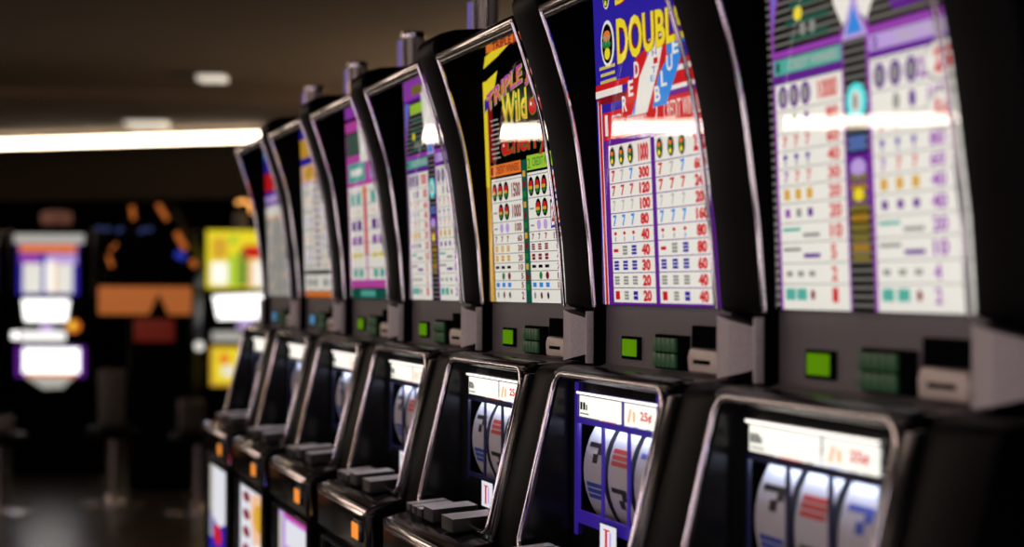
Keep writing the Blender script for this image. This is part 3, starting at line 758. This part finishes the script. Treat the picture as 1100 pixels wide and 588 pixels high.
# small ceiling fixtures
FIX = mat('fixture_glow', (1, 1, 1), .5, emit=(1.0, .9, .75), strength=.75)
def fixture(p, w, d, label, m=FIX, s=1):
    t = thing('ceiling_fixture', label, 'ceiling light', (p.x, p.y, CEIL), RZ, 'small ceiling fixtures')
    q = MB(); q.box(-w/2-.02, w/2+.02, -d/2-.02, d/2+.02, -.02, -.0005, CHROME2); q.build('fixture_frame', t, .004)
    q = MB(); q.box(-w/2, w/2, -d/2, d/2, -.05, -.02, m); q.build('diffuser', t, .006)
def on_ceiling(px, py):
    d = fw + r2*((px-550)/F) + u2*((294-py)/F); k = (CEIL-CP.z)/d.z
    return CP+d*k
fixture(on_ceiling(228, 80), .20, .25, 'small pale ceiling fixture above the far machines, the nearer and higher one')
fixture(on_ceiling(158, 130), .36, .4, 'small pale ceiling fixture just above the cove light')

GS = mat('dim_wall_lamp', (.3, .3, .28), .5, emit=(.8, .8, .72), strength=.16)
for a, b, y0, y1, lab in ((-14, 46, 198, 214, 'wide dim grey wall lamp on the bulkhead at the left edge'), (205, 262, 196, 208, 'dim grey wall lamp on the bulkhead left of the far machines')):
    # intersect with the bulkhead front plane
    n = Vector((nv.x, nv.y, 0)); d = fw + r2*(((a+b)/2-550)/F); k = (c2-CP).dot(n)/d.dot(n); c3 = CP+d*k; sc = k/F
    t = thing('wall_lamp', lab, 'wall lamp', (c3.x-n.x*.002, c3.y-n.y*.002, CP.z+(311-y1)*sc), RZ if False else math.atan2(-n.x, n.y))
    q = MB(); q.box(-(b-a)/2*sc, (b-a)/2*sc, -.06, 0, 0, (y1-y0)*sc, GS); q.build('diffuser', t, .01)
    q = MB(); q.box(-(b-a)/2*sc-.02, (b-a)/2*sc+.02, -.05, 0, -.02, (y1-y0)*sc+.02, MATTE); q.build('lamp_frame', t)
# ceiling panels added out of view for the chrome to reflect
AREA = []
def added_panel(x, y, w, d, power, col, label, z=CEIL-.03):
    t = thing('added_light_panel', label, 'ceiling light', (x, y, CEIL))
    q = MB(); q.box(-w/2-.03, w/2+.03, -d/2-.03, d/2+.03, -.03, -.0005, CHROME2); q.build('panel_frame', t)
    q = MB(); q.box(-w/2, w/2, -d/2, d/2, -.04, -.03, mat('panel_%s' % label[:6], (1, 1, 1), .5, emit=col, strength=power)); q.build('diffuser', t)
added_panel(-6.8, -2.5, 19.4, .7, 3.0, (1.0, .74, .62), 'long warm panel over the aisle in front of the machines')
added_panel(5.0, -2.4, .5, 2.2, 2.5, (1.0, .85, .75), 'cross panel over the aisle behind the photographer')
added_panel(-9, -6, 1.4, 1.4, 3.0, (1.0, .78, .6), 'square warm panel over the middle of the hall')


def uplight(p, w, d, power, col, label):  # unseen troughs added to throw more light on the ceiling
    t = thing('uplight_trough', label, 'ceiling light', (p[0], p[1], p[2]), RZ)
    q = MB(); q.prism([(-d/2, .0), (-d/2-.05, -.10), (d/2+.05, -.10), (d/2, .0), (d/2-.02, 0), (d/2-.02, -.06), (-d/2+.02, -.06), (-d/2+.02, 0)], -w/2, w/2, MATTE); q.build('trough', t)
    q = MB(); q.box(-w/2+.02, w/2-.02, -d/2+.03, d/2-.03, -.055, -.045, mat('uplight_%d' % int(power*10), (1, 1, 1), .5, emit=col, strength=power)); q.build('lamp_strip', t)
    for sx in (-1, 1):
        q = MB(); q.tube([(sx*w*.4, 0, -.07), (sx*w*.4, 0, CEIL-p[2]-.002)], .008, CHROME2, seg=6); q.build('hanger_rod', t)
uplight((-9.5, -9.0, 2.3), .5, 6.0, 48, (1.0, .74, .5), 'warm uplight trough added left of the aisle to brighten the ceiling')
uplight((-12.5, 5.0, 2.1), .6, 5.0, 42, (1.0, .74, .5), 'warm uplight trough added behind the row of machines to brighten the ceiling')
# ------------------------------------------------------------------ machines at the back of the hall
def S(D): return D/F
HALO = lit('hot_white', (1.0, .98, .95), 2.2)
def far_machine(cx, D, label, kind):
    s = S(D); p = at(cx, 311, D)
    t = thing('slot_machine', label, 'slot machine', (p.x, p.y, 0), RZ, 'slot machines at the back of the hall')
    zz = lambda py: p.z+(311-py)*s
    w = 44*s
    q = MB(); q.prism([(0, 0), (0, zz(418)), (-.10, zz(415)), (-.12, zz(372)), (-.18, zz(368)), (-.18, zz(355)), (-.06, zz(348)), (0, zz(318)), (-.02, zz(262)), (-.05, zz(247)), (.45, zz(247)), (.45, 0)], -w, w, MATTE)
    q.build('cabinet', t, .01)
    for sx in (-1, 1):
        q = MB(); x = sx*w; q.prism([(-.01, zz(318)), (-.05, zz(280)), (-.08, zz(247)), (.3, zz(247)), (.3, zz(318))], x-.012, x+.012, DARKMETAL); q.build('side_fin', t, .004)
    return t, zz, s, p
def face(t, name, items, y, rot=None):
    A = Art(); A.STEP = .003
    for it in items: getattr(A, it[0])(*it[1:])
    return A.mb.build(name, t, loc=(0, y, 0), smooth=False)
t, zz, s, p = far_machine(57, 14.5, 'brightly lit slot machine alone at the back left with white belly glass', 1)
X = lambda px: (px-57)*s
face(t, 'pay_glass', [('rect', X(17), X(92), zz(262), zz(252), DIMW, 1), ('rect', X(21), X(86), zz(317), zz(262), BLUE, 0), ('rect', X(23), X(84), zz(272), zz(263), ORANGE, 1), ('rect', X(24), X(44), zz(284), zz(274), VIOLET, 1), ('rect', X(52), X(84), zz(284), zz(274), LILAC, 1),
    ('rect', X(27), X(47), zz(315), zz(283), WHITE, 1), ('rect', X(51), X(60), zz(315), zz(280), LABEL, 1), ('rect', X(63), X(80), zz(315), zz(284), WHITE, 1), ('rect', X(60), X(63), zz(315), zz(280), PEACH, 1)], -.06)
face(t, 'reel_glass', [('poly', [(X(27), zz(322)), (X(78), zz(322)), (X(75), zz(345)), (X(30), zz(345))], HALO, 1), ('rect', X(42), X(43), zz(344), zz(323), LILAC, 2), ('rect', X(58), X(59), zz(344), zz(323), LILAC, 2)], -.09)
face(t, 'button_strip', [('rect', X(20), X(27), zz(364), zz(356), HALO, 1), ('rect', X(29), X(77), zz(366), zz(355), lit('strip_white', (1, .98, .95), 1.1), 1), ('rect', X(50), X(64), zz(355), zz(348), LILAC, 1)], -.185)
face(t, 'change_lamp', [('ell', X(85), zz(350), 8*s, 7*s, ORANGE, 1), ('ell', X(84), zz(349), 3*s, 4*s, YEL, 2)], -.186)
face(t, 'belly_glass', [('rect', X(22), X(96), zz(404), zz(372), PURP, 0), ('rect', X(30), X(90), zz(400), zz(374), HALO, 1), ('rect', X(33), X(86), zz(404), zz(400), ORANGE, 1), ('poly', [(X(32), zz(404)), (X(84), zz(404)), (X(72), zz(416)), (X(52), zz(417))], DIMW, 1)], -.125)
q = MB(); q.lathe([(15*s, 0), (17*s, 4*s), (16*s, 13*s), (9*s, 15*s)], mat('pink_topper', (.3, .14, .1), .5, emit=(.5, .2, .14), strength=.12), (0, .1, zz(241))); q.lathe([(5*s, -7*s), (5*s, 1*s)], MATTE, (0, .1, zz(241))); q.build('topper', t)
t, zz, s, p = far_machine(258, 15.0, 'slot machine behind the far end of the row with yellow and green pay glass', 2)
X = lambda px: (px-258)*s
face(t, 'pay_glass', [('rect', X(223), X(283), zz(310), zz(248), YEL, 0), ('rect', X(228), X(246), zz(306), zz(282), LABEL, 1), ('rect', X(229), X(245), zz(278), zz(256), GOLD, 1), ('rect', X(248), X(256), zz(308), zz(254), LIME, 1), ('rect', X(258), X(266), zz(308), zz(268), GREEN, 1), ('rect', X(262), X(283), zz(278), zz(264), RED, 1), ('ell', X(253), zz(268), 7*s, 6*s, YEL, 2), ('rect', X(268), X(278), zz(308), zz(280), PEACH, 1), ('rect', X(274), X(283), zz(308), zz(280), LABEL, 2)], -.06)
face(t, 'reel_glass', [('poly', [(X(231), zz(318)), (X(285), zz(316)), (X(285), zz(342)), (X(236), zz(343))], HALO, 1)], -.09)
face(t, 'button_strip', [('rect', X(232), X(264), zz(366), zz(356), DIMW, 1), ('ell', X(268), zz(349), 10*s, 5*s, LILAC, 1)], -.185)
face(t, 'belly_glass', [('rect', X(229), X(275), zz(414), zz(371), GOLD, 0), ('rect', X(233), X(270), zz(410), zz(375), YEL, 1), ('ell', X(248), zz(398), 7*s, 6*s, WHITE, 2), ('ell', X(244), zz(385), 6*s, 6*s, ORANGE, 2)], -.125)
q = MB(); q.lathe([(9*s, 0), (8*s, 4*s), (7*s, 18*s), (3*s, 20*s)], mat('grey_lamp_body', (.25, .24, .2), .5), (X(256), .1, zz(247)))
tl = q.build('tower_light', t)
q = MB(); q.tube([(X(252)+0, .08, zz(218)), (X(256), .08, zz(216)), (X(262), .08, zz(216)), (X(267), .08, zz(219)), (X(268.5), .08, zz(224)), (X(267.5), .08, zz(228))], 1.6*s, lit('orange_arc', (1.0, .42, .1), 2.2)); q.build('lit_arc', tl)
# a dim machine cut by the left edge
t, zz, s, p = far_machine(-52, 14.2, 'dark unlit slot machine cut off by the left edge of the picture', 3)
X = lambda px: (px+52)*s
face(t, 'pay_glass', [('rect', X(-88), X(-12), zz(312), zz(262), DTEAL, 0), ('rect', X(-84), X(-18), zz(306), zz(270), DIMW, 1)], -.06)
# dark machine between, right of the bright one, seen as a black block
# gabled promotion kiosk
D = 13.4; s = S(D); p = at(160, 311, D); zz = lambda py: p.z+(311-py)*s; X = lambda px: (px-160)*s
t = thing('promotion_kiosk', 'dark gabled kiosk with an orange sign band between the two lit machines', 'kiosk', (p.x, p.y, 0), RZ)
q = MB(); q.box(X(138), X(205), .02, .5, 0, zz(306), MATTE); q.build('kiosk_body', t, .01)
OB = mat('orange_sign_band', (.3, .08, .02), .5, emit=(.78, .22, .05), strength=.42)
q = MB(); q.box(X(107), X(206), -.05, .0, zz(338), zz(308), OB); sb = q.build('sign_band', t, .01)
A = Art(); A.STEP = .003; A.poly([(X(160), zz(341)), (X(184), zz(341)), (X(172), zz(315))], PBLK, 1); A.mb.build('band_print', sb, loc=(0, -.052, 0), smooth=False)
q = MB(); q.box(X(145), X(187), -.03, .02, zz(367), zz(343), mat('red_plate', (.15, .015, .01), .5, emit=(.25, .02, .01), strength=.25)); q.build('red_plate', t, .008)
q = MB(); q.prismy([(X(108), zz(307)), (X(206), zz(307)), (X(212), zz(285)), (X(180), zz(222)), (X(150), zz(214)), (X(122), zz(250))], .0, .45, MATTE); q.build('gable', t, .01)
ON = lit('orange_neon', (1.0, .26, .05), .42)
for a, b, w in (((121, 287), (117, 275), 3.2), ((119, 270), (126, 262), 2.0), ((144, 236), (142, 222), 3.6), ((170, 220), (180, 236), 4.2), ((190, 250), (200, 268), 5), ((206, 280), (211, 286), 5)):
    q = MB(); q.tube([(X(a[0]), -.03, zz(a[1])), (X(b[0]), -.03, zz(b[1]))], w*s*.62, ON, seg=8); q.build('neon_bar', t)
q = MB(); q.tube([(X(190), -.04, zz(272)), (X(199), -.04, zz(277))], 4*s, lit('blue_neon', (.03, .05, .5), .7), seg=8); q.build('blue_neon_bar', t)
for x in (104, 113, 126, 150, 158): q = MB(); q.tube([(X(x), -.03, zz(250-(x % 5))), (X(x+6), -.03, zz(246))], 2.4*s, lit('faint_blue', (.05, .07, .2), .5), seg=6); q.build('blue_bulb', t)
# round lamp right of kiosk, and seats
def stool(px, D, topy, label, lean=0):
    s = S(D); p = at(px, 311, D); zz = lambda py: p.z+(311-py)*s
    t = thing('stool', label, 'stool', (p.x, p.y, 0), RZ+lean, 'stools in the dark at the back of the hall')
    SM = mat('stool_grey_vinyl', (.11, .10, .09), .35, noise=.2)
    q = MB(); q.lathe([(.20, 0), (.20, .015), (.05, .03), (.03, .05)], CHROME2); q.build('base', t)
    q = MB(); q.lathe([(.028, .05), (.028, .42)], CHROME2); q.build('pole', t)
    q = MB(); q.lathe([(.13, .42), (.17, .43), (.18, .46), (.16, .49), (.10, .50)], MATTE); q.build('seat', t)
    hz = zz(topy)
    q = MB(); q.box(-.085, .085, .11, .16, .46, hz, SM); q.build('backrest', t, .02, seg=3)
    q = MB(); q.tube([(0, .08, .44), (0, .16, .47), (0, .168, .56)], .012, CHROME2); q.build('back_bracket', t)
stool(123, 12.6, 398, 'grey backed stool between the bright machine and the kiosk', .3)
stool(0, 12.0, 448, 'grey backed stool at the left edge of the picture', .2)
stool(214, 12.2, 430, 'grey backed stool in front of the machine behind the row', .5)
s = S(13.0); p = at(214, 372, 13.0)
t = thing('floor_lamp', 'small round white lamp on a thin post right of the kiosk', 'lamp', (p.x, p.y, 0), RZ)
q = MB(); q.lathe([(.09, 0), (.09, .012), (.02, .02), (.012, p.z-.03)], MATTE); q.build('post', t)
q = MB(); q.lathe([(.004, -.032), (.022, -.024), (.030, -.008), (.030, .008), (.022, .024), (.004, .032)], lit('globe_white', (1, .97, .9), .9), (0, 0, p.z)); q.build('globe', t)

# ------------------------------------------------------------------ world and view
w = bpy.data.worlds.new('world'); SC.world = w; w.use_nodes = True
w.node_tree.nodes['Background'].inputs[0].default_value = (.02, .017, .014, 1); w.node_tree.nodes['Background'].inputs[1].default_value = .2
SC.view_settings.view_transform = 'Standard'; SC.view_settings.look = 'None'; SC.view_settings.gamma = 1; SC.view_settings.use_curve_mapping = False
SC.view_settings.exposure = 0.0

# ------------------------------------------------------------------ unseen machine banks added around the aisle to brighten the chrome
BR = lit('bank_white', (.93, .92, 1.0), 2.6); BP = lit('bank_peach', (1.0, .66, .5), 2.4); BL = lit('bank_lilac', (.55, .5, 1.0), 2.2)
HUES = [(BR, VIOLET, ORANGE), (BP, RED, BL), (BL, BLUE, BR), (BR, GOLD, BP), (BP, MAGENTA, BR)]
def bank(x, y, rz, k, label, group):
    t = thing('slot_machine', label, 'slot machine', (x, y, 0), rz, group)
    q = MB(); q.prism([(0, 0), (0, .9), (-.15, .95), (-.15, 1.0), (-.05, 1.05), (0, 1.3), (-.06, 1.8), (-.03, 1.86), (.4, 1.86), (.4, 0)], -.3, .3, MATTE); q.build('cabinet', t, .008)
    a, b, c = HUES[k % 5]
    A = Art(); A.STEP = .004; A.rect(-.25, .25, 1.34, 1.80, b, 0); A.rect(-.22, -.01, 1.36, 1.66, a, 1); A.rect(.01, .22, 1.36, 1.66, a, 1); A.rect(-.2, .2, 1.68, 1.78, c, 1); A.mb.build('pay_glass', t, loc=(0, -.07, 0), smooth=False)
    A = Art(); A.STEP = .004; A.rect(-.2, .2, 1.08, 1.24, a, 1); A.mb.build('reel_glass', t, loc=(0, -.05, 0), smooth=False)
    A = Art(); A.STEP = .004; A.rect(-.24, .24, .45, .86, b, 0); A.rect(-.2, .2, .55, .8, c, 1); A.mb.build('belly_glass', t, loc=(0, -.01, 0), smooth=False)
for k in range(10): bank(-3.6+k*.66, -3.25, math.pi, k, 'lit slot machine in the bank added across the aisle, facing the near row', 'slot machines added across the aisle')
for k in range(5): bank(4.6, -2.0+k*.66, -math.pi/2, k+2, 'lit slot machine in the cross bank added behind the photographer', 'slot machines added behind the photographer')
